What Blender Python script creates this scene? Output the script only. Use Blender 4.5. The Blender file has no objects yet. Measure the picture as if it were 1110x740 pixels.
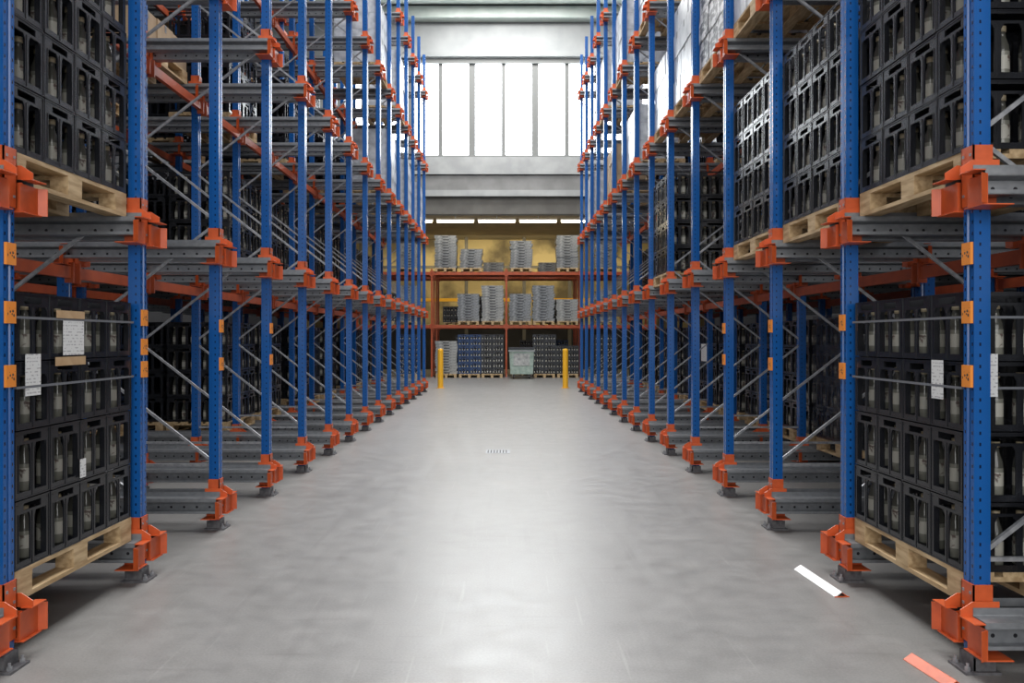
import bpy, math, random
from mathutils import Vector
random.seed(7)
scene=bpy.context.scene
COL=scene.collection
F=898.0; CH=1.5
AL=2.259; AR=2.106; S=1.4
def YK(k): return S*(2.69+k)
SH=[0.265,2.24,4.33,6.39,8.44]
KMIN,KMAX=-1,14
# ------------------------------------------------------------------ materials
def base_mat(name,col,rough=0.5,metal=0.0,spec=None):
    m=bpy.data.materials.new(name); m.use_nodes=True
    b=m.node_tree.nodes['Principled BSDF']
    b.inputs['Base Color'].default_value=(*col,1); b.inputs['Roughness'].default_value=rough
    b.inputs['Metallic'].default_value=metal
    if spec is not None: b.inputs['Specular IOR Level'].default_value=spec
    return m
def N(m,t,**kw):
    n=m.node_tree.nodes.new(t)
    for k,v in kw.items(): setattr(n,k,v)
    return n
def L(m,a,b): m.node_tree.links.new(a,b)
def math_n(m,op,a,b=None,c=None):
    n=N(m,'ShaderNodeMath',operation=op)
    for i,v in enumerate((a,b,c)):
        if v is None: continue
        if isinstance(v,(int,float)): n.inputs[i].default_value=v
        else: L(m,v,n.inputs[i])
    return n.outputs[0]
def mixc(m,fac,c1,c2):
    n=N(m,'ShaderNodeMix',data_type='RGBA')
    if isinstance(fac,(int,float)): n.inputs[0].default_value=fac
    else: L(m,fac,n.inputs[0])
    for i,c in ((6,c1),(7,c2)):
        if isinstance(c,tuple): n.inputs[i].default_value=(*c,1)
        else: L(m,c,n.inputs[i])
    return n.outputs[2]
def noise_mat(name,c1,c2,scale=8,rough=0.5,metal=0.0,stretch=(1,1,1),bump=0.0,lo=0.35,hi=0.65,spec=None):
    m=base_mat(name,c1,rough,metal,spec); b=m.node_tree.nodes['Principled BSDF']
    tc=N(m,'ShaderNodeTexCoord'); mp=N(m,'ShaderNodeMapping'); mp.inputs['Scale'].default_value=stretch
    L(m,tc.outputs['Object'],mp.inputs['Vector'])
    no=N(m,'ShaderNodeTexNoise'); no.inputs['Scale'].default_value=scale; no.inputs['Detail'].default_value=5
    L(m,mp.outputs[0],no.inputs['Vector'])
    r=N(m,'ShaderNodeMapRange'); r.inputs[1].default_value=lo; r.inputs[2].default_value=hi
    L(m,no.outputs[0],r.inputs[0])
    L(m,mixc(m,r.outputs[0],c1,c2),b.inputs['Base Color'])
    if bump:
        bp=N(m,'ShaderNodeBump'); bp.inputs['Strength'].default_value=bump; bp.inputs['Distance'].default_value=0.01
        L(m,no.outputs[0],bp.inputs['Height']); L(m,bp.outputs[0],b.inputs['Normal'])
    return m
def sep(m):
    tc=N(m,'ShaderNodeTexCoord'); s=N(m,'ShaderNodeSeparateXYZ'); L(m,tc.outputs['Object'],s.inputs[0]); return s.outputs
BL=(0.008,0.09,0.32)
M_blue=base_mat('blue_paint',BL,0.22)
x,y,z=sep(M_blue); m=M_blue
fz=math_n(m,'ABSOLUTE',math_n(m,'SUBTRACT',math_n(m,'FRACT',math_n(m,'DIVIDE',z,0.05)),0.5))
zm=math_n(m,'LESS_THAN',fz,0.15)
ay=math_n(m,'ABSOLUTE',y)
fm=math_n(m,'MULTIPLY',math_n(m,'LESS_THAN',math_n(m,'ABSOLUTE',math_n(m,'SUBTRACT',ay,0.029)),0.0050),math_n(m,'LESS_THAN',x,0.005))
sm=math_n(m,'MULTIPLY',math_n(m,'LESS_THAN',math_n(m,'ABSOLUTE',math_n(m,'SUBTRACT',x,0.028)),0.0045),math_n(m,'GREATER_THAN',ay,0.04))
mask=math_n(m,'MULTIPLY',zm,math_n(m,'MAXIMUM',fm,sm))
L(m,mixc(m,mask,BL,(0.002,0.010,0.04)),m.node_tree.nodes['Principled BSDF'].inputs['Base Color'])
M_galv=noise_mat('galvanised_steel',(0.24,0.25,0.27),(0.38,0.39,0.41),30,0.42,0.4)
M_foot=noise_mat('worn_foot_steel',(0.10,0.10,0.11),(0.19,0.19,0.20),30,0.5,0.4)
M_rail=base_mat('galvanised_rail',(0.42,0.44,0.47),0.40,0.45); m=M_rail
x,y,z=sep(m)
fx=math_n(m,'SUBTRACT',math_n(m,'FRACT',math_n(m,'DIVIDE',x,0.1)),0.5); fx=math_n(m,'MULTIPLY',fx,0.1)
dz=math_n(m,'ADD',z,0.078)
d2=math_n(m,'ADD',math_n(m,'MULTIPLY',fx,fx),math_n(m,'MULTIPLY',dz,dz))
hm=math_n(m,'LESS_THAN',d2,0.00009)
no=N(m,'ShaderNodeTexNoise'); no.inputs['Scale'].default_value=25
tc=N(m,'ShaderNodeTexCoord'); L(m,tc.outputs['Object'],no.inputs['Vector'])
cc=mixc(m,no.outputs[0],(0.17,0.18,0.195),(0.33,0.345,0.365))
L(m,mixc(m,hm,cc,(0.02,0.02,0.025)),m.node_tree.nodes['Principled BSDF'].inputs['Base Color'])
M_orange=noise_mat('orange_paint',(0.52,0.086,0.022),(0.66,0.115,0.030),12,0.40)
M_orange_beam=noise_mat('orange_beam_paint',(0.34,0.06,0.02),(0.44,0.082,0.026),6,0.45)
M_crate=noise_mat('black_crate_plastic',(0.009,0.0098,0.0125),(0.015,0.0165,0.021),6,0.26,spec=.55)
M_crate2=base_mat('black_crate_inner_shade',(0.004,0.004,0.005),0.6,spec=.2)  # darker copy of the crate plastic, shade inside the loads put into colour
M_wood=noise_mat('pallet_wood',(0.36,0.24,0.12),(0.58,0.43,0.25),6,0.75,0,(6,1,6),0.2)
M_milk=base_mat('bottle_cream',(0.20,0.20,0.17),0.18)
M_dglass=base_mat('bottle_shoulder',(0.07,0.07,0.06),0.12)
M_cap=base_mat('bottle_cap',(0.36,0.30,0.20),0.4)
M_label=noise_mat('bottle_label',(0.42,0.41,0.36),(0.10,0.07,0.06),20,0.5,0,(1,1,1),0,0.56,0.62)
M_paper=base_mat('paper_label',(0.78,0.78,0.77),0.6); m=M_paper
x,y,z=sep(m)
ln=math_n(m,'GREATER_THAN',math_n(m,'FRACT',math_n(m,'MULTIPLY',z,60)),0.62)
no=N(m,'ShaderNodeTexNoise'); no.inputs['Scale'].default_value=50
tc=N(m,'ShaderNodeTexCoord'); L(m,tc.outputs['Object'],no.inputs['Vector'])
ln=math_n(m,'MULTIPLY',ln,math_n(m,'GREATER_THAN',no.outputs[0],0.52))
L(m,mixc(m,ln,(0.70,0.71,0.71),(0.4,0.4,0.42)),m.node_tree.nodes['Principled BSDF'].inputs['Base Color'])
M_kraft=noise_mat('kraft_card',(0.42,0.27,0.14),(0.5,0.34,0.19),15,0.7)
M_sticker=base_mat('orange_sticker',(0.9,0.35,0.03),0.5); m=M_sticker
x,y,z=sep(m)
v=N(m,'ShaderNodeTexVoronoi'); v.inputs['Scale'].default_value=70
tc=N(m,'ShaderNodeTexCoord'); L(m,tc.outputs['Object'],v.inputs['Vector'])
mk1=math_n(m,'LESS_THAN',math_n(m,'ABSOLUTE',z),0.02)
mk1=math_n(m,'MULTIPLY',mk1,math_n(m,'LESS_THAN',math_n(m,'ABSOLUTE',y),0.03))
mk1=math_n(m,'MULTIPLY',mk1,math_n(m,'LESS_THAN',v.outputs[0],0.45))
L(m,mixc(m,mk1,(0.80,0.26,0.03),(0.04,0.03,0.03)),m.node_tree.nodes['Principled BSDF'].inputs['Base Color'])
M_strap=base_mat('strap_grey',(0.16,0.17,0.19),0.35)
M_white=noise_mat('white_wrapped_carton',(0.34,0.37,0.41),(0.62,0.65,0.69),6,0.28,0,(1,1,1),.35)
M_pattern=noise_mat('patterned_carton',(0.10,0.11,0.12),(0.60,0.61,0.63),7,0.4,0,(1,1,2.5),0,0.46,0.54)
M_brown=noise_mat('brown_carton',(0.34,0.24,0.15),(0.44,0.32,0.2),5,0.7)
M_yellow=base_mat('yellow_paint',(0.80,0.42,0.02),0.4)
M_whitep=base_mat('white_paint',(0.85,0.85,0.85),0.4)
M_greycr=noise_mat('grey_tray_plastic',(0.15,0.165,0.18),(0.34,0.36,0.38),10,0.4)
M_bluecr=noise_mat('blue_crate_plastic',(0.010,0.035,0.11),(0.025,0.065,0.17),10,0.45)
M_darkcr=noise_mat('dark_grey_crate_plastic',(0.02,0.023,0.028),(0.045,0.05,0.058),10,0.45)
M_beigecr=noise_mat('pale_tray_plastic',(0.26,0.27,0.27),(0.46,0.47,0.46),10,0.5)
M_bin=noise_mat('bin_pale_green',(0.24,0.32,0.28),(0.36,0.44,0.39),8,0.5)
M_rubber=base_mat('rubber',(0.02,0.02,0.02),0.7)
def emis(name,col,st):
    m=bpy.data.materials.new(name); m.use_nodes=True; b=m.node_tree.nodes['Principled BSDF']
    b.inputs['Base Color'].default_value=(*col,1); b.inputs['Emission Color'].default_value=(*col,1)
    b.inputs['Emission Strength'].default_value=st; return m
M_pane=emis('daylit_pane',(0.92,0.97,1.0),10.0)
M_tube=emis('lamp_tube',(1.0,0.90,0.68),14.0)
M_wallg=noise_mat('wall_grey_panel',(0.28,0.295,0.295),(0.35,0.36,0.36),1.2,0.7)
M_walld=noise_mat('wall_dark',(0.025,0.025,0.028),(0.04,0.04,0.044),1.0,0.8)
M_sill=noise_mat('sill_grey',(0.30,0.31,0.31),(0.38,0.39,0.385),2,0.6)
M_panel2=noise_mat('lintel_grey',(0.17,0.17,0.165),(0.22,0.22,0.215),2,0.6)
M_brownp=noise_mat('lintel_brown_grey',(0.10,0.095,0.085),(0.14,0.135,0.12),1.5,0.7)
M_beige=noise_mat('beige_ceiling',(0.32,0.29,0.24),(0.40,0.36,0.30),1.5,0.7)
M_green=noise_mat('roof_beam_pale_green',(0.44,0.50,0.46),(0.52,0.57,0.53),2,0.6)
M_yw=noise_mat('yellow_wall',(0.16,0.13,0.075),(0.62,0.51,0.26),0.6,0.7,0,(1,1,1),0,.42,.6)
M_frame=base_mat('window_frame_grey',(0.20,0.205,0.20),0.8,0,.1)
# floor
M_floor=base_mat('polished_concrete',(0.3,0.3,0.3),0.35,spec=.5); m=M_floor; b=m.node_tree.nodes['Principled BSDF']
tc=N(m,'ShaderNodeTexCoord')
n1=N(m,'ShaderNodeTexNoise'); n1.inputs['Scale'].default_value=0.9; n1.inputs['Detail'].default_value=8; n1.inputs['Roughness'].default_value=.65; L(m,tc.outputs['Object'],n1.inputs['Vector'])
n2=N(m,'ShaderNodeTexNoise'); n2.inputs['Scale'].default_value=5; n2.inputs['Detail'].default_value=9; n2.inputs['Roughness'].default_value=.7; L(m,tc.outputs['Object'],n2.inputs['Vector'])
n3=N(m,'ShaderNodeTexNoise'); n3.inputs['Scale'].default_value=80; n3.inputs['Detail'].default_value=3; L(m,tc.outputs['Object'],n3.inputs['Vector'])
f=math_n(m,'ADD',math_n(m,'MULTIPLY',n1.outputs[0],0.32),math_n(m,'ADD',math_n(m,'MULTIPLY',n2.outputs[0],0.33),math_n(m,'MULTIPLY',n3.outputs[0],0.35)))
r=N(m,'ShaderNodeMapRange'); r.inputs[1].default_value=0.34; r.inputs[2].default_value=0.66; L(m,f,r.inputs[0])
base=mixc(m,r.outputs[0],(0.180,0.177,0.172),(0.280,0.275,0.269))
def scuff(rot,sx,sy,lo,hi,scale):
    mp=N(m,'ShaderNodeMapping'); mp.inputs['Scale'].default_value=(sx,sy,1); mp.inputs['Rotation'].default_value=(0,0,rot); L(m,tc.outputs['Object'],mp.inputs['Vector'])
    n4=N(m,'ShaderNodeTexNoise'); n4.inputs['Scale'].default_value=scale; n4.inputs['Detail'].default_value=2; L(m,mp.outputs[0],n4.inputs['Vector'])
    q=N(m,'ShaderNodeMapRange'); q.inputs[1].default_value=lo; q.inputs[2].default_value=hi; L(m,n4.outputs[0],q.inputs[0]); return q.outputs[0]
base=mixc(m,math_n(m,'MULTIPLY',scuff(.12,14,.5,.66,.76,2.2),.14),base,(0.5,0.49,0.48))
base=mixc(m,math_n(m,'MULTIPLY',scuff(-.35,1.0,12,.62,.78,1.6),.26),base,(0.12,0.115,0.11))
base=mixc(m,math_n(m,'MULTIPLY',scuff(.05,9,.45,.60,.74,1.1),.18),base,(0.13,0.125,0.12))
L(m,base,b.inputs['Base Color'])
r2=N(m,'ShaderNodeMapRange'); r2.inputs[1].default_value=0.35; r2.inputs[2].default_value=0.65; r2.inputs[3].default_value=0.31; r2.inputs[4].default_value=0.42
L(m,n2.outputs[0],r2.inputs[0]); L(m,r2.outputs[0],b.inputs['Roughness'])
# ------------------------------------------------------------------ mesh builder
class MB:
    def __init__(s): s.v=[]; s.f=[]; s.m=[]; s.mats=[]
    def mi(s,mat):
        if mat not in s.mats: s.mats.append(mat)
        return s.mats.index(mat)
    def box(s,x0,x1,y0,y1,z0,z1,mat):
        i=len(s.v); k=s.mi(mat)
        s.v+=[(x0,y0,z0),(x1,y0,z0),(x1,y1,z0),(x0,y1,z0),(x0,y0,z1),(x1,y0,z1),(x1,y1,z1),(x0,y1,z1)]
        s.f+=[(i,i+3,i+2,i+1),(i+4,i+5,i+6,i+7),(i,i+1,i+5,i+4),(i+1,i+2,i+6,i+5),(i+2,i+3,i+7,i+6),(i+3,i,i+4,i+7)]
        s.m+=[k]*6
    def prism(s,pts,axis,a,b,mat):
        i=len(s.v); n=len(pts); k=s.mi(mat)
        def P(p,c):
            q=list(p); q.insert(axis,c); return tuple(q)
        s.v+=[P(p,a) for p in pts]+[P(p,b) for p in pts]
        s.f.append(tuple(range(i,i+n))[::-1]); s.f.append(tuple(range(i+n,i+2*n)))
        for j in range(n): s.f.append((i+j,i+(j+1)%n,i+n+(j+1)%n,i+n+j))
        s.m+=[k]*(n+2)
    def sheet(s,pts,axis,a,b,mat):
        i=len(s.v); n=len(pts); k=s.mi(mat)
        def P(p,c):
            q=list(p); q.insert(axis,c); return tuple(q)
        s.v+=[P(p,a) for p in pts]+[P(p,b) for p in pts]
        for j in range(n-1): s.f.append((i+j,i+j+1,i+n+j+1,i+n+j)); s.m.append(k)
    def lathe(s,prof,seg,mats,cx=0,cy=0):
        i=len(s.v); n=len(prof)
        for r,zz in prof:
            for a in range(seg):
                t=2*math.pi*a/seg; s.v.append((cx+r*math.cos(t),cy+r*math.sin(t),zz))
        for j in range(n-1):
            k=s.mi(mats[j] if isinstance(mats,list) else mats)
            for a in range(seg):
                b2=(a+1)%seg; s.f.append((i+j*seg+a,i+j*seg+b2,i+(j+1)*seg+b2,i+(j+1)*seg+a)); s.m.append(k)
        k=s.mi(mats[-1] if isinstance(mats,list) else mats)
        s.f.append(tuple(i+(n-1)*seg+a for a in range(seg))); s.m.append(k)
    def add(s,o,dx,dy,dz):
        i=len(s.v); s.v+=[(p[0]+dx,p[1]+dy,p[2]+dz) for p in o.v]
        s.f+=[tuple(q+i for q in f) for f in o.f]
        mp=[s.mi(mm) for mm in o.mats]; s.m+=[mp[k] for k in o.m]
    def mesh(s,name,smooth=False):
        me=bpy.data.meshes.new(name); me.from_pydata(s.v,[],s.f)
        for mm in s.mats: me.materials.append(mm)
        me.polygons.foreach_set('material_index',s.m)
        if smooth: me.polygons.foreach_set('use_smooth',[True]*len(s.f))
        me.update(); return me
def put(name,mesh,loc=(0,0,0),rz=0,parent=None,label=None,cat=None,group=None,kind=None,rot=None):
    o=bpy.data.objects.new(name,mesh); o.location=loc
    o.rotation_euler=rot if rot else (0,0,rz)
    COL.objects.link(o)
    if parent: o.parent=parent
    if label: o['label']=label
    if cat: o['category']=cat
    if group: o['group']=group
    if kind: o['kind']=kind
    return o
# ------------------------------------------------------------------ room
def room(name,fn,label,cat):
    b=MB(); fn(b); return put(name,b.mesh(name),label=label,cat=cat,kind='structure')
WY=30.0
room('floor',lambda b:b.box(-10,10,-8,42,-0.2,0,M_floor),'polished grey concrete warehouse floor','floor')
room('wall_left',lambda b:b.box(-10.2,-10,-8,42,0,14,M_walld),'dark side wall behind the racking','wall')
room('wall_right',lambda b:b.box(10,10.2,-8,42,0,14,M_walld),'dark side wall behind the racking','wall')
room('ceiling',lambda b:b.box(-10.2,10.2,-8,WY+0.3,14,14.2,M_wallg),'high grey warehouse ceiling','ceiling')
WZ0,WZ1=8.08,11.66; WX=5.75
def wb(b):
    b.box(-10,10,WY,WY+0.3,6.0,WZ0,M_wallg); b.box(-10,10,WY,WY+0.3,WZ1,14,M_wallg)
    b.box(-10,-WX-.07,WY,WY+0.3,WZ0,WZ1,M_wallg); b.box(WX-.07,10,WY,WY+0.3,WZ0,WZ1,M_wallg)
    b.box(-10,-7.5,WY,WY+0.3,0,6,M_walld); b.box(7.5,10,WY,WY+0.3,0,6,M_walld)
room('wall_back',wb,'grey panelled end wall with a long window band','wall')
room('trim_1',lambda b:b.box(-10,10,WY-0.20,WY-0.02,7.42,8.03,M_sill),'light grey concrete sill below the window','trim')
room('trim_2',lambda b:b.box(-10,10,WY-0.12,WY-0.02,6.85,7.40,M_panel2),'grey lintel panel','trim')
room('trim_3',lambda b:b.box(-10,10,WY-0.25,WY-0.02,6.62,6.84,M_sill),'pale grey ledge across the lintel','trim')
room('trim_4',lambda b:b.box(-10,10,WY-0.10,WY-0.02,6.0,6.61,M_brownp),'dark brown lintel panel','trim')
room('trim_5',lambda b:b.box(-10,10,WY-0.5,WY-0.02,12.95,13.35,M_green),'pale green roof edge beam','trim')
room('trim_6',lambda b:b.box(-10,10,WY-0.9,WY-0.5,13.4,13.99,M_green),'pale green roof beam','trim')
room('trim_7',lambda b:b.box(-10,10,WY-0.1,WY-0.02,11.7,11.85,M_wallg),'grey trim above the window','trim')
room('ceiling_low',lambda b:b.box(-10,10,WY+0.3,42,6.4,6.6,M_beige),'low beige ceiling of the rear storage bay','ceiling')
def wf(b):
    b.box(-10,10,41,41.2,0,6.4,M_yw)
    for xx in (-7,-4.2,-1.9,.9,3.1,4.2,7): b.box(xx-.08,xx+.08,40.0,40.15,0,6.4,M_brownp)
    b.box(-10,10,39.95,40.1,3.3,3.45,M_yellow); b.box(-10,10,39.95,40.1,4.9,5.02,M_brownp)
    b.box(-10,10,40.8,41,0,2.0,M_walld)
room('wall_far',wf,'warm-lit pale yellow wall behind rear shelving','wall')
b=MB(); px=[-.07+1.15*i for i in range(-5,6)]
b.box(-WX-.07,WX-.07,WY+0.05,WY+0.2,WZ0,WZ0+0.08,M_frame); b.box(-WX-.07,WX-.07,WY+0.05,WY+0.2,WZ1-.16,WZ1,M_frame)
for i,p in enumerate(px):
    w=0.075 if i%2 else 0.12
    b.box(p-w,p+w,WY+0.15,WY+0.21,WZ0,WZ1,M_frame)
win=put('window_1',b.mesh('window_1'),label='wide band of bright frosted windows with grey mullions',cat='window',kind='structure')
b=MB(); b.box(-WX-.07,WX-.07,WY+0.22,WY+0.24,WZ0+.05,WZ1-.05,M_pane); put('pane',b.mesh('pane'),parent=win)
# ------------------------------------------------------------------ rack meshes
b=MB(); H=9.5
prof=[(0,-.042),(0,-.014),(.008,-.010),(.008,.010),(0,.014),(0,.042),(.055,.042),(.055,.032),(.08,.032),(.08,-.032),(.055,-.032),(.055,-.042)]
b.prism(prof[::-1],2,0.012,H,M_blue); me_up=b.mesh('upright')
b=MB()
b.box(-.055,.105,-.075,.075,0,.012,M_foot); b.box(-.010,.0,-.056,.056,.012,.075,M_foot)
b.box(-.012,.09,-.056,-.045,.012,.07,M_foot); b.box(-.012,.09,.045,.056,.012,.07,M_foot)
for yy in (-.05,.05):
    b.lathe([(.013,.012),(.013,.028),(.007,.028),(.007,.045)],6,M_galv,-.034,yy)
me_base=b.mesh('base_plate')
def bracket():
    b=MB(); O=M_orange
    b.box(-.008,-.001,-.050,.050,-.14,.13,O)
    b.box(-.008,.08,-.050,-.044,-.14,.13,O); b.box(-.008,.08,.044,.050,-.14,.13,O)
    for zz in (-.09,.03,.09):
        for yy in (-.028,.028): b.box(-.012,-.008,yy-.006,yy+.006,zz-.006,zz+.006,M_galv)
    for s in (-1,1):
        def bx(x0,x1,y0,y1,z0,z1): b.box(x0,x1,min(s*y0,s*y1),max(s*y0,s*y1),z0,z1,O)
        bx(-.028,-.023,.040,.190,-.155,-.025)
        bx(-.045,.09,.040,.190,-.160,-.155)
        bx(-.028,.09,.056,.061,-.155,-.02)
        b.prism([(-.075,-.005),(.10,-.005),(.10,.060),(-.02,.060),(-.075,.025)],1,s*.062,s*.067,O)
        bx(-.075,-.023,.055,.175,-.008,-.003)
        b.prism([(-.025,s*.190),(-.025,s*.185),(-.062,s*.206),(-.062,s*.211)],2,-.155,-.025,O)
    return b
me_br=bracket().mesh('rail_bracket')
RL=6.2
def rail(s):
    b=MB()
    p=[(.070,.035),(.070,.004),(.072,-.001),(.165,-.001),(.165,-.026),(.10,-.038),(.10,-.110),(.185,-.110),(.185,-.095)]
    p=[(s*a,c) for a,c in p]
    b.sheet(p,0,-.02,RL,M_rail)
    q=[(a-s*.004,c-.004) for a,c in p]; b.sheet(q,0,-.02,RL,M_rail)
    return b.mesh('support_rail')
me_railp,me_railn=rail(1),rail(-1)
def brace(x0,z0,x1,z1):
    b=MB(); dx,dz=x1-x0,z1-z0; l=math.hypot(dx,dz); nx,nz=-dz/l*.010,dx/l*.010
    b.prism([(x0+nx,z0+nz),(x0-nx,z0-nz),(x1-nx,z1-nz),(x1+nx,z1+nz)],1,-.010,.010,M_galv); return b.mesh('diagonal_brace')
me_b1=brace(.05,.0,1.23,.92); me_b2=brace(1.23,.0,.05,.92); me_bh=brace(.05,0,1.23,.001)
b=MB(); b.box(-.0135,-.0005,-.036,.036,-.05,.05,M_sticker); me_st=b.mesh('number_sticker')
rows=[0,1.2,2.5,3.7]
for side,A in ((-1,AL),(1,AR)):
    for k in range(KMIN,KMAX+1):
        fr=bpy.data.objects.new('rack_frame',None); fr.location=(side*A,YK(k),0); fr.rotation_euler=(0,0,0 if side>0 else math.pi)
        fr.empty_display_size=.2; COL.objects.link(fr)
        fr['label']='blue steel pallet racking frame with orange brackets and galvanised rails'; fr['category']='pallet rack'; fr['group']='racking frames along the aisle'
        for r in rows:
            put('upright',me_up,(r,0,0),parent=fr); put('base_plate',me_base,(r,0,0),parent=fr)
            for z in SH: put('rail_bracket',me_br,(r,0,z),parent=fr)
        for z in SH:
            put('support_rail',me_railp,(0,0,z),parent=fr); put('support_rail',me_railn,(0,0,z),parent=fr)
        put('horizontal_brace',me_bh,(0,0,.5),parent=fr)
        for j in range(9): put('diagonal_brace',me_b1 if (j%2==0) else me_b2,(0,0,.52+j*.96),parent=fr)
        if k==0: hs=(1.886,1.62,1.33)
        elif k==1: hs=(1.63,1.45,1.31) if side<0 else (1.60,1.30)
        elif k in(2,3): hs=(1.60,1.30)
        else: hs=()
        for h in hs:
            o=put('number_sticker',me_st,(0,0,h),parent=fr,label='orange adhesive location label')
b=MB(); b.box(-.022,.022,0,S-.1,-.045,.045,M_orange_beam); b.box(-.035,.035,-.01,.01,-.08,.08,M_orange_beam); b.box(-.035,.035,S-.11,S-.09,-.08,.08,M_orange_beam)
me_cb=b.mesh('cross_beam')
for side,A in ((-1,AL),(1,AR)):
    for k in range(KMIN,KMAX):
        for z in SH[1:]:
            for xo in (1.2-.03,2.5+.11):
                put('cross_beam',me_cb,(side*(A+xo),YK(k)+.05,z-.22),label='orange horizontal steel beam tying racking frames together',cat='beam',group='cross beams inside the racking')
# ------------------------------------------------------------------ pallet
def pallet_mb():
    b=MB(); W=M_wood
    for i in range(5):
        c=-.4+.0725+i*.16375; w=.0725 if i in(0,2,4) else .05
        b.box(c-w,c+w,-.6,.6,.122,.144,W)
    for yy in (-.53,0,.53): b.box(-.4,.4,yy-.0725,yy+.0725,.1,.122,W)
    for xx in (-.35,0,.35):
        b.box(xx-.05,xx+.05,-.6,.6,0,.022,W)
        for yy in (-.53,0,.53): b.box(xx-.05,xx+.05,yy-.07,yy+.07,.022,.1,W)
    return b
pal=pallet_mb(); me_pal=pal.mesh('pallet')
# ------------------------------------------------------------------ crates
def bottle_crate_mb(w=.394,d=.294,h=.322,M=M_crate,hero=True):
    # tall narrow rectangular slots between upright ribs, slim hand-hold under the rim
    b=MB(); t=.008; c=.028; hx,hy=w/2,d/2
    b.box(-hx,hx,-hy,hy,0,.012,M)
    for sx in(-1,1):
        for sy in(-1,1):
            xa,xb=sorted((sx*hx,sx*(hx-c))); ya,yb=sorted((sy*hy,sy*(hy-c))); b.box(xa,xb,ya,yb,.012,h-.02,M)
    zt=h*.80; zb_=.030; zr=zt+.014
    for (W,n,ax,E) in ((hy,2,0,hx),(hx,3,1,hy)):
        for s in(-1,1):
            e0,e1=sorted((s*E,s*(E-t))); g0,g1=sorted((s*(E+.003),s*E))
            def f(u0,u1,q0,q1,out=False):
                a,bb=(g0,g1) if out else (e0,e1)
                if ax==0: b.box(a,bb,u0,u1,q0,q1,M)
                else: b.box(u0,u1,a,bb,q0,q1,M)
            f(-W+c,W-c,.012,zb_)
            f(-W+c,W-c,zt,zr); f(-W,W,h-.018,h)
            hh=W*.50
            f(-W+c,-hh,zr,h-.018); f(hh,W-c,zr,h-.018)
            if hero:
                f(-W,W,h-.006,h,True); f(-W,W,0,.006,True)
                f(-W,-W+.005,.006,h-.006,True); f(W-.005,W,.006,h-.006,True)
                f(-W+c,-W+c+.004,zb_,zt,True); f(W-c-.004,W-c,zb_,zt,True)
            for i in range(n):
                u0=-W+2*W*i/n; u1=-W+2*W*(i+1)/n
                l=u0+(.016 if i else c); r_=u1-(.016 if i<n-1 else c)
                if i:
                    f(u0-.016,u0+.016,zb_,zt)
                    if hero: f(u0-.004,u0+.004,.006,zt,True)
                for sg,o in ((1,l),(-1,r_)):
                    b.prism([(o,zt),(o,zt-.026),(o+sg*.014,zt)][::sg],ax,e0,e1,M)
    return b
def crate_mb(w=.44,d=.6,h=.215,M=M_greycr,nx=3,ny=3,inner=None):
    b=MB(); t=.010; c=.03; hx,hy=w/2,d/2
    b.box(-hx,hx,-hy,hy,0,.012,M)
    for sx in(-1,1):
        for sy in(-1,1):
            xa,xb=sorted((sx*hx,sx*(hx-c))); ya,yb=sorted((sy*hy,sy*(hy-c))); b.box(xa,xb,ya,yb,.012,h-.02,M)
    z1=h*.60; z2=h*.72; z3=h*.86
    def panel(W,n,f):
        f(-W+c,W-c,.012,.04); f(-W+c,W-c,z1,z2); f(-W,W,z3,h)
        f(-W+c,-W*.42,z2,z3); f(W*.42,W-c,z2,z3)
        for i in range(1,n):
            u=-W+2*W*i/n; f(u-.014,u+.014,.03,z1)
    for s in(-1,1):
        a0,a1=sorted((s*hx,s*(hx-t))); panel(hy,ny,lambda u0,u1,q0,q1:b.box(a0,a1,u0,u1,q0,q1,M))
        c0,c1=sorted((s*hy,s*(hy-t))); panel(hx,nx,lambda u0,u1,q0,q1:b.box(u0,u1,c0,c1,q0,q1,M))
    b.box(-hx+.04,hx-.04,-hy+.04,hy-.04,.02,h-.03,M_crate2)  # near-black filler block stands in for shade behind the slots
    for i in range(4):
        u=-hx+.07+i*(w-.14)/3
        b.lathe([(.028,.03),(.028,.09),(.012,.14),(.012,.17)],6,[M_label,M_dglass,M_cap,M_cap],u,-hy+.03)
    return b
def tray_mb(M,w=.86,d=.6,h=.105):
    b=MB(); hx,hy=w/2,d/2
    b.box(-hx+.015,hx-.015,-hy+.015,hy-.015,0,h-.03,M)
    b.box(-hx,hx,-hy,hy,h-.03,h-.008,M)
    b.box(-hx+.04,hx-.04,-hy+.04,hy-.04,h-.008,h-.001,M_darkcr)
    for i in range(9):
        u=-hx+.05+i*(w-.1)/8
        b.box(u-.01,u+.01,-hy+.004,-hy+.015,.004,h-.03,M)
    b.box(-.12,.12,-hy+.003,-hy+.015,.02,.055,M_darkcr)
    return b
CHt=.3285
me_cr=bottle_crate_mb().mesh('crate')
cr_far=bottle_crate_mb(hero=False)
def solid_crate():
    b=MB(); M=M_crate2
    b.box(-.19,.19,-.14,.14,0,.01,M)
    b.box(-.197,-.187,-.147,.147,0,.322,M); b.box(.187,.197,-.147,.147,0,.322,M)
    b.box(-.187,.187,-.147,-.137,0,.322,M); b.box(-.187,.187,.137,.147,0,.322,M); return b
scr=solid_crate()
def bottle(seg):
    b=MB(); p=[(.030,0),(.034,.006),(.034,.050),(.034,.115),(.034,.135),(.031,.165),(.018,.205),(.015,.232),(.019,.233),(.019,.258)]
    b.lathe(p,seg,[M_dglass,M_milk,M_label,M_milk,M_dglass,M_dglass,M_dglass,M_cap,M_cap,M_cap]); return b
me_bot=bottle(12).mesh('milk_bottle',True); bot_low=bottle(6)
STC=MB(); STI=MB(); STB=MB()
n_cr=0; n_bot=0
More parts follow.
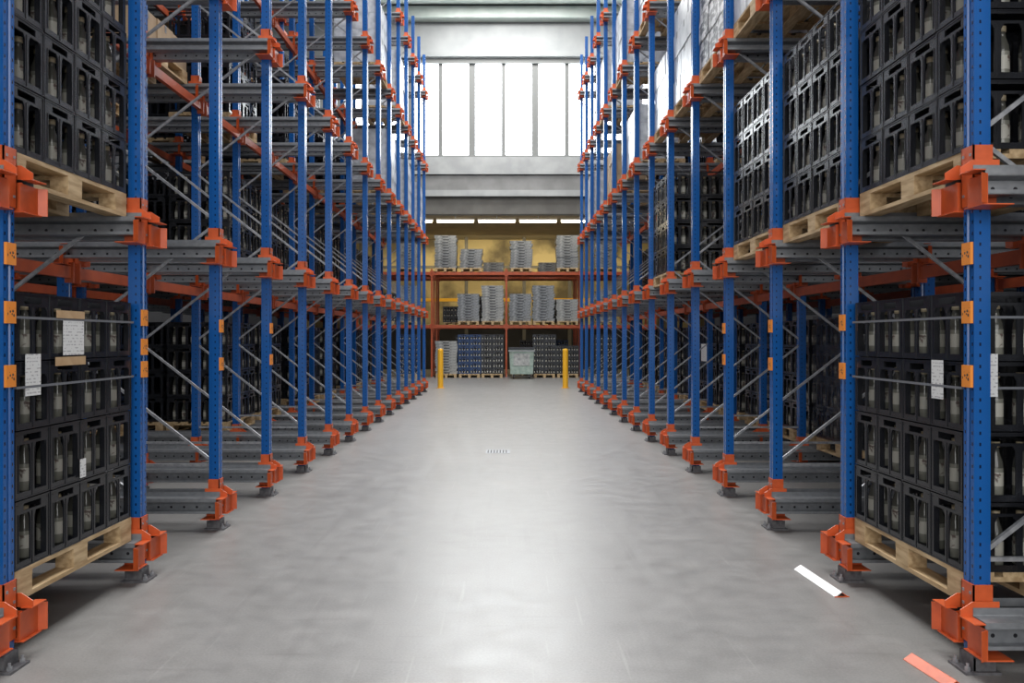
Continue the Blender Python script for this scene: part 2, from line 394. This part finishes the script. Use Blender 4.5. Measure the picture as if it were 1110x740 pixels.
def stack(side,bay,lv,xoff=.04,layers=4,hero=False,bottles=True,jit=True):
    global n_cr,n_bot
    A=AL if side<0 else AR; y0=YK(bay)+.7; zb=SH[lv]+.001
    jx=random.uniform(-.01,.03) if jit and not hero else 0
    X=lambda xl: side*(A+xoff+jx+xl)
    put('pallet',me_pal,(X(.4),y0+(0 if hero else random.uniform(-.015,.015)),zb),label='wooden pallet on galvanised racking rails carrying crates',cat='pallet',group='pallets in the racking')
    zc=zb+.145
    for l in range(layers):
        for ix in range(2):
            for iy in range(4):
                cx=X(.2+ix*.4); cy=y0-.45+iy*.3; cz=zc+l*CHt
                front=(ix==0); near=(iy==0)
                dx=random.uniform(-.003,.003)
                if hero and (front or near) and n_cr<300:
                    put('bottle_crate',me_cr,(cx+dx,cy,cz),label='black plastic bottle crate stacked on a pallet',cat='crate',group='stacked bottle crates'); n_cr+=1
                elif front or near: STC.add(cr_far,cx,cy,cz)
                else: STI.add(scr,cx,cy,cz)
                if bottles and (front or near):
                    for bx in range(3):
                        for by in range(2):
                            vis_f=front and bx==0; vis_n=near and by==0
                            if not(vis_f or vis_n): continue
                            X_=cx+side*(-.118+bx*.118); Y_=cy-.066+by*.132; Z_=cz+.0125
                            if hero and n_bot<300:
                                put('milk_bottle',me_bot,(X_,Y_,Z_),rz=random.random()*6,label='cream bottle with pale label inside a black crate',cat='bottle',group='bottles in the crates'); n_bot+=1
                            else: STB.add(bot_low,X_,Y_,Z_)
for a in [(1,0,0),(1,0,1),(-1,0,0),(-1,0,1),(1,1,1),(1,2,1)]:
    stack(*a,xoff=.03 if a[2]==0 else .06,hero=True)
for sd in (-1,1):
    for lv in (0,1): stack(sd,-1,lv,xoff=.40 if sd>0 else .1,hero=False)
for side in (-1,1):
    for bay in range(1,14):
        for lv in (0,1):
            if side>0 and ((bay,lv) in [(1,1),(2,1)]): continue
            if side>0: p=1.36 if bay not in (1,2) else 2.62
            else: p=2.62 if bay<5 else random.choice([1.36,1.36,2.62])
            if lv==1 and side>0: p={3:2.62,4:1.36,5:.05,6:1.36}.get(bay,1.36)
            if lv==1 and side<0 and bay>4: p=random.choice([1.36,2.62])
            stack(side,bay,lv,xoff=p,layers=4)
            stack(side,bay,lv,xoff=p+.85,layers=4,bottles=False)
    for bay in range(1,13,2): stack(side,bay,2,xoff=1.36 if bay>3 else 2.62,bottles=False)
    for bay in range(2,13,2): stack(side,bay,2,xoff=2.62,bottles=False); stack(side,bay,3,xoff=2.62,bottles=False)
for side,pos in ((-1,2.62),(1,2.62)):
    stack(side,0,0,xoff=pos); stack(side,0,1,xoff=pos)
put('distant_crates',STC.mesh('distant_crates'),label='many black bottle crates stacked deep in the racking',cat='crates',kind='stuff')
put('inner_crates',STI.mesh('inner_crates'),label='black crates packed inside the pallet loads',cat='crates',kind='stuff')
put('distant_bottles',STB.mesh('distant_bottles'),label='many pale-labelled bottles standing inside black crates',cat='bottles',kind='stuff')
# ------------------------------------------------------------------ cartons
def carton(M):
    b=MB(); b.box(-.395,.395,-.197,.197,0,.296,M); b.box(-.397,.397,-.02,.02,.297,.2985,M_strap); b.box(-.397,-.395,-.02,.02,.22,.2985,M_strap); b.box(.395,.397,-.02,.02,.22,.2985,M_strap); return b.mesh('carton')
me_ct={'w':carton(M_white),'p':carton(M_pattern),'b':carton(M_brown)}
lab={'w':'white film-wrapped carton stacked on a racked pallet','p':'black and white patterned carton on a racked pallet','b':'brown cardboard carton on a racked pallet'}
def cartons(side,bay,lv,kind,xoff=.06,rows_=4):
    A=AL if side<0 else AR; y0=YK(bay)+.7; zb=SH[lv]+.001
    put('pallet',me_pal,(side*(A+xoff+.4),y0,zb),label='wooden pallet on galvanised racking rails carrying cartons',cat='pallet',group='pallets in the racking')
    for l in range(rows_):
        for iy in range(3):
            put('carton',me_ct[kind],(side*(A+xoff+.4)+random.uniform(-.008,.008),y0-.4+iy*.4,zb+.145+l*.3),label=lab[kind],cat='carton',group='cartons in the upper racking')
for a in [(1,3,2,'p'),(1,2,2,'w',.06,4),(1,4,2,'w'),(1,5,2,'w',.06,3),(1,7,2,'w',.06,3),(1,6,3,'w'),(1,8,3,'w'),(1,10,3,'w'),(-1,9,2,'w'),(-1,11,2,'w'),(-1,8,3,'w'),(-1,10,3,'w'),(-1,3,2,'b',1.3,1),(1,9,2,'b',.06,3),(1,12,2,'w'),(-1,13,2,'w')]:
    cartons(*a)
# ------------------------------------------------------------------ labels and straps on near loads
def paper(side,px_x,px_y,w,h,mat,name,label,cat,xo=.0):
    A=(AL if side<0 else AR)+xo; zc=F*A/abs(px_x-548); hh=CH+(367-px_y)*zc/F
    b=MB(); b.box(-.0008,.0008,-w/2,w/2,-h/2,h/2,mat)
    return put(name,b.mesh(name),(side*(A),zc,hh),label=label,cat=cat)
xo=.019
paper(-1,80,366,.21,.18,M_paper,'paper_label','white printed shipping label on black crates','label',xo)
paper(-1,77,341,.28,.04,M_kraft,'packing_tape','strip of brown packing tape on black crates','tape',xo-.002)
paper(-1,77,391,.30,.045,M_kraft,'packing_tape','strip of brown packing tape on black crates','tape',xo-.002)
paper(-1,36,406,.13,.20,M_paper,'paper_label','creased white paper label on black crates','label',xo)
paper(-1,90,507,.06,.10,M_paper,'paper_label','small white label on black crates','label',xo)
paper(1,1016,411,.11,.19,M_paper,'paper_label','white printed label on black crates','label',xo)
paper(1,763,382,.40,.30,M_paper,'paper_label','white label on distant black crates','label',1.34)
b=MB(); b.box(-.035,.035,-.0008,.0008,-.10,.10,M_paper)
put('paper_label',b.mesh('paper_label'),(2.255,YK(0)+.088,1.33),label='narrow white label on black crates',cat='label')
def strap(side,bay,h,xoff=.018):
    A=AL if side<0 else AR; y0=YK(bay)+.7; b=MB()
    x0,x1=.0,.83
    for (a,c,d,e) in ((x0,x0+.002,-.606,.606),(x1,x1+.002,-.606,.606),(x0,x1,-.608,-.606),(x0,x1,.606,.608)):
        b.box(min(side*a,side*c),max(side*a,side*c),d,e,-.006,.006,M_strap)
    put('packing_strap',b.mesh('packing_strap'),(side*(A+xoff),y0,h),label='grey plastic strap around stacked crates',cat='strap',group='packing straps')
for sd in(-1,1):
    strap(sd,0,1.60); strap(sd,0,1.27)
# ------------------------------------------------------------------ film
M_film=bpy.data.materials.new('stretch_film'); M_film.use_nodes=True; m=M_film; nt=m.node_tree
pb=nt.nodes['Principled BSDF']; pb.inputs['Base Color'].default_value=(.03,.03,.035,1); pb.inputs['Roughness'].default_value=.15
tr=N(m,'ShaderNodeBsdfTransparent'); mx=N(m,'ShaderNodeMixShader'); mx.inputs[0].default_value=.35
no=N(m,'ShaderNodeTexNoise'); no.inputs['Scale'].default_value=6; no.inputs['Distortion'].default_value=1.5
bp=N(m,'ShaderNodeBump'); bp.inputs['Strength'].default_value=.9; bp.inputs['Distance'].default_value=.05
L(m,no.outputs[0],bp.inputs['Height']); L(m,bp.outputs[0],pb.inputs['Normal'])
L(m,tr.outputs[0],mx.inputs[1]); L(m,pb.outputs[0],mx.inputs[2]); L(m,mx.outputs[0],nt.nodes['Material Output'].inputs[0])
b=MB(); b.sheet([(0,.61),(0,-.61),(.84,-.61),(.84,.61),(0,.61)],2,0,1.34,M_film)
put('stretch_film',b.mesh('stretch_film'),(AR+1.335,YK(3)+.7,SH[0]+.146),label='dark stretch film wrapped around stacked crates',cat='film')
# ------------------------------------------------------------------ floor items
b=MB(); b.box(-.16,.16,-.16,.16,0,.004,M_galv)
for i in range(7): b.box(-.13+i*.04-.008,-.13+i*.04+.008,-.13,.13,.004,.006,M_rubber)
put('floor_drain',b.mesh('floor_drain'),(-.1,11.0,0.0),label='small square metal drain grate in concrete floor',cat='drain')
def guard(mats,n,loc,rz,ln,label):
    b=MB()
    b.prism([(-.042,0),(-.042,.003),(.0,.030),(.003,.030),(.0,.026),(-.036,.0)],1,-ln/2,ln/2,mats[0])
    b.prism([(.0,.030),(.040,.003),(.040,.0),(.035,.0),(.0,.026)],1,-ln/2,ln/2,mats[1])
    b.box(-.044,.044,-ln/2-.004,-ln/2,0,.006,mats[1])
    put(n,b.mesh(n),loc,rz=rz,label=label,cat='guard strip')
guard((M_whitep,M_orange),'guard_strip',(1.935,5.10,0),.06,.58,'loose white and orange angled metal strip lying on floor')
guard((M_orange,M_orange),'guard_strip',(1.92,3.72,0),.12,.32,'loose orange angled metal strip lying on floor')
b=MB(); b.lathe([(.13,0),(.13,.012),(.085,.012),(.085,1.15),(.07,1.19),(.02,1.2)],20,M_yellow); me_bo=b.mesh('bollard')
for xx in (-1.98,1.82): put('bollard',me_bo,(xx,25.2,0),label='yellow steel safety bollard at the aisle end',cat='bollard',group='yellow bollards')
# ------------------------------------------------------------------ rear shelving
RY=32.0
b=MB(); b.prism([(-.035,0),(.035,0),(.035,.05),(-.035,.05)],2,0,4.2,M_orange_beam); b.box(-.08,.08,-.03,.09,0,.015,M_galv); me_ru=b.mesh('upright')
b=MB(); b.box(-1.395,1.395,-.03,.03,-.06,.06,M_orange_beam); b.box(-1.405,-1.37,-.04,.04,-.10,.10,M_orange_beam); b.box(1.37,1.405,-.04,.04,-.10,.10,M_orange_beam); me_rb=b.mesh('shelf_beam')
bb=MB(); bb.box(-1.36,1.36,0,1.0,.03,.065,M_wood); me_dk=bb.mesh('shelf_deck')
rx=[-5.73,-2.85,.03,2.91,5.79]
for ry in (RY,RY+2.2):
    rack=bpy.data.objects.new('pallet_shelving',None); rack.location=(0,ry,0); COL.objects.link(rack)
    rack['label']='orange steel pallet shelving holding stacked trays'; rack['category']='pallet rack'; rack['group']='rear shelving'
    for xx in rx:
        put('upright',me_ru,(xx,0,0),parent=rack); put('upright',me_ru,(xx,1.0,0),parent=rack)
    for i in range(4):
        cx=(rx[i]+rx[i+1])/2
        for z in (1.97,4.02):
            put('shelf_beam',me_rb,(cx,-.03,z),parent=rack); put('shelf_beam',me_rb,(cx,1.03,z),parent=rack)
            put('shelf_deck',me_dk,(cx,0,z),parent=rack)
me_k={}
def rcr(kind):
    if kind not in me_k:
        if kind in 'gw': me_k[kind]=tray_mb(M_greycr if kind=='g' else M_beigecr).mesh('storage_tray')
        else: me_k[kind]=crate_mb(M={'b':M_bluecr,'d':M_darkcr}[kind]).mesh('storage_crate')
    return me_k[kind]
klab={'g':'grey plastic tray stacked on rear shelving','b':'dark blue plastic crate stacked on pallet','d':'dark grey plastic crate stacked on pallet','w':'pale plastic tray stacked on rear shelving'}
def rstack(px0,px1,ytop,level,kind,yo=0):
    sc=(RY+.1)/F; X=((px0+px1)/2-548)*sc; z0={0:0.0,1:2.036,2:4.086}[level]
    top=CH+(367-ytop)*sc
    put('pallet',me_pal,(X,RY+.5+yo,z0+.001),rz=0,label='wooden pallet on rear shelving under crates',cat='pallet',group='pallets on rear shelving')
    if kind in 'gw':
        n=max(3,round((top-z0-.145)/.106))
        for l in range(n):
            put('storage_tray',rcr(kind),(X+random.uniform(-.03,.03),RY+.32+yo+random.uniform(-.02,.02),z0+.146+l*.106),rz=random.uniform(-.03,.03),label=klab[kind],cat='tray',group='trays on rear shelving')
    else:
        n=max(2,round((top-z0-.145)/.2165))
        for l in range(n):
            for i in(-1,1):
                jx=random.uniform(-.02,.02)
                put('storage_crate',rcr(kind),(X+i*.225+jx*.3,RY+.32+jx+yo,z0+.146+l*.2165),label=klab[kind],cat='crate',group='crates on rear shelving')
for a in [(470,496,255,2,'g'),(500,522,271,2,'g'),(553,577,261,2,'g'),(603,627,254,2,'g'),
          (496,520,318,1,'g'),(522,546,308,1,'w'),(552,576,318,1,'g'),(577,601,308,1,'g'),(603,627,325,1,'w'),
          (472,496,368,0,'w'),(497,521,360,0,'b'),(522,545,362,0,'d'),(578,602,363,0,'d'),(603,627,372,0,'d'),
          (430,454,310,1,'g'),(405,429,320,1,'d'),(430,454,365,0,'b'),(645,669,315,1,'g'),(645,669,365,0,'d'),(430,454,262,2,'g'),(645,669,262,2,'g'),
          (476,500,330,1,'d',2.2),(508,532,320,1,'d',2.2),(588,612,322,1,'d',2.2),(490,514,365,0,'d',2.2),(522,546,368,0,'d',2.2),(565,589,366,0,'d',2.2),(596,620,366,0,'b',2.2),
          (586,610,278,2,'g',2.2),(522,546,280,2,'g',2.2)]:
    rstack(*a)
b=MB(); b.prism([(-.42,.18),(.42,.18),(.46,1.1),(-.46,1.1)],1,-.35,.35,M_bin)
b.box(-.48,.48,-.38,.38,1.1,1.18,M_darkcr)
b.box(-.3,.3,-.365,-.352,.5,.95,M_beigecr); b.box(-.49,-.46,-.42,-.38,1.02,1.08,M_galv); b.box(.46,.49,-.42,-.38,1.02,1.08,M_galv); b.box(-.49,.49,-.44,-.41,1.03,1.07,M_galv)
for xx in (-.38,.38): b.box(xx-.02,xx+.02,-.375,-.352,.2,1.08,M_bin)
wb_=put('waste_container',b.mesh('waste_container'),(.6,31.2,0),label='pale green wheeled waste container with white panel',cat='waste container')
wm=MB(); wm.prism([(.09*math.cos(t*.524)-0,.09*math.sin(t*.524)+.09) for t in range(12)],0,-.02,.02,M_rubber); 
wm.box(-.03,.03,-.03,.03,.09,.19,M_galv); me_w=wm.mesh('wheel')
for sx in(-.3,.3):
    for sy in(-.25,.25): put('wheel',me_w,(sx,sy,0),parent=wb_)
bm=MB(); bm.box(-.76,.76,-.08,.08,.05,.11,M_whitep); bm.box(-.02,.02,-.01,.01,.11,.25,M_galv); me_h=bm.mesh('housing')
bm=MB(); bm.prism([(.035*math.cos(t*.785),.035*math.sin(t*.785)+.01) for t in range(8)],0,-.73,.73,M_tube); me_t=bm.mesh('tube')
for xx in (-3.65,-2.0,-.35,1.3,2.95):
    o=bpy.data.objects.new('tube_lamp',None); COL.objects.link(o)
    o.location=(xx,33.0,6.155); o['label']='warm fluorescent tube lamp hanging from low ceiling'; o['category']='lamp'; o['group']='tube lamps in rear bay'
    put('housing',me_h,(0,0,0),parent=o); put('tube',me_t,(0,0,0),parent=o)
# ------------------------------------------------------------------ lights
def area(loc,rot,sx,sy,e,col):
    l=bpy.data.lights.new('area','AREA'); l.shape='RECTANGLE'; l.size=sx; l.size_y=sy; l.energy=e; l.color=col
    o=bpy.data.objects.new('ceiling_or_fill_light',l); o.location=loc; o.rotation_euler=rot; COL.objects.link(o); return o
for yy in (3,9,15,21,27): area((0,yy,13.3),(0,0,0),5.0,3,820 if yy<20 else 950,(1,.99,.975))
area((0,-6,4.5),(math.radians(84),0,0),12,7,1080,(1,.985,.965))  # added fill light behind the camera, not a ceiling fixture
area((0,38.6,6.1),(math.radians(25),0,0),12,1.0,260,(1,.84,.52))  # added light to brighten the far yellow wall, no fixture
area((0,31.0,5.9),(math.radians(35),0,0),8,.6,80,(1,.92,.78))  # extra light added to lift the front of the rear shelving
w=bpy.data.worlds.new('world'); scene.world=w; w.use_nodes=True
w.node_tree.nodes['Background'].inputs[0].default_value=(.86,.92,1,1); w.node_tree.nodes['Background'].inputs[1].default_value=.4
# ------------------------------------------------------------------ camera
c=bpy.data.cameras.new('camera'); co=bpy.data.objects.new('camera',c); COL.objects.link(co)
co.location=(0,0,CH); co.rotation_euler=(math.pi/2,0,0)
c.sensor_width=36; c.lens=F/1110*36; c.shift_x=7/1110; c.shift_y=-3/1110; c.clip_end=200
scene.camera=co
scene.view_settings.view_transform='Standard'
print('crates',n_cr,'bottles',n_bot)
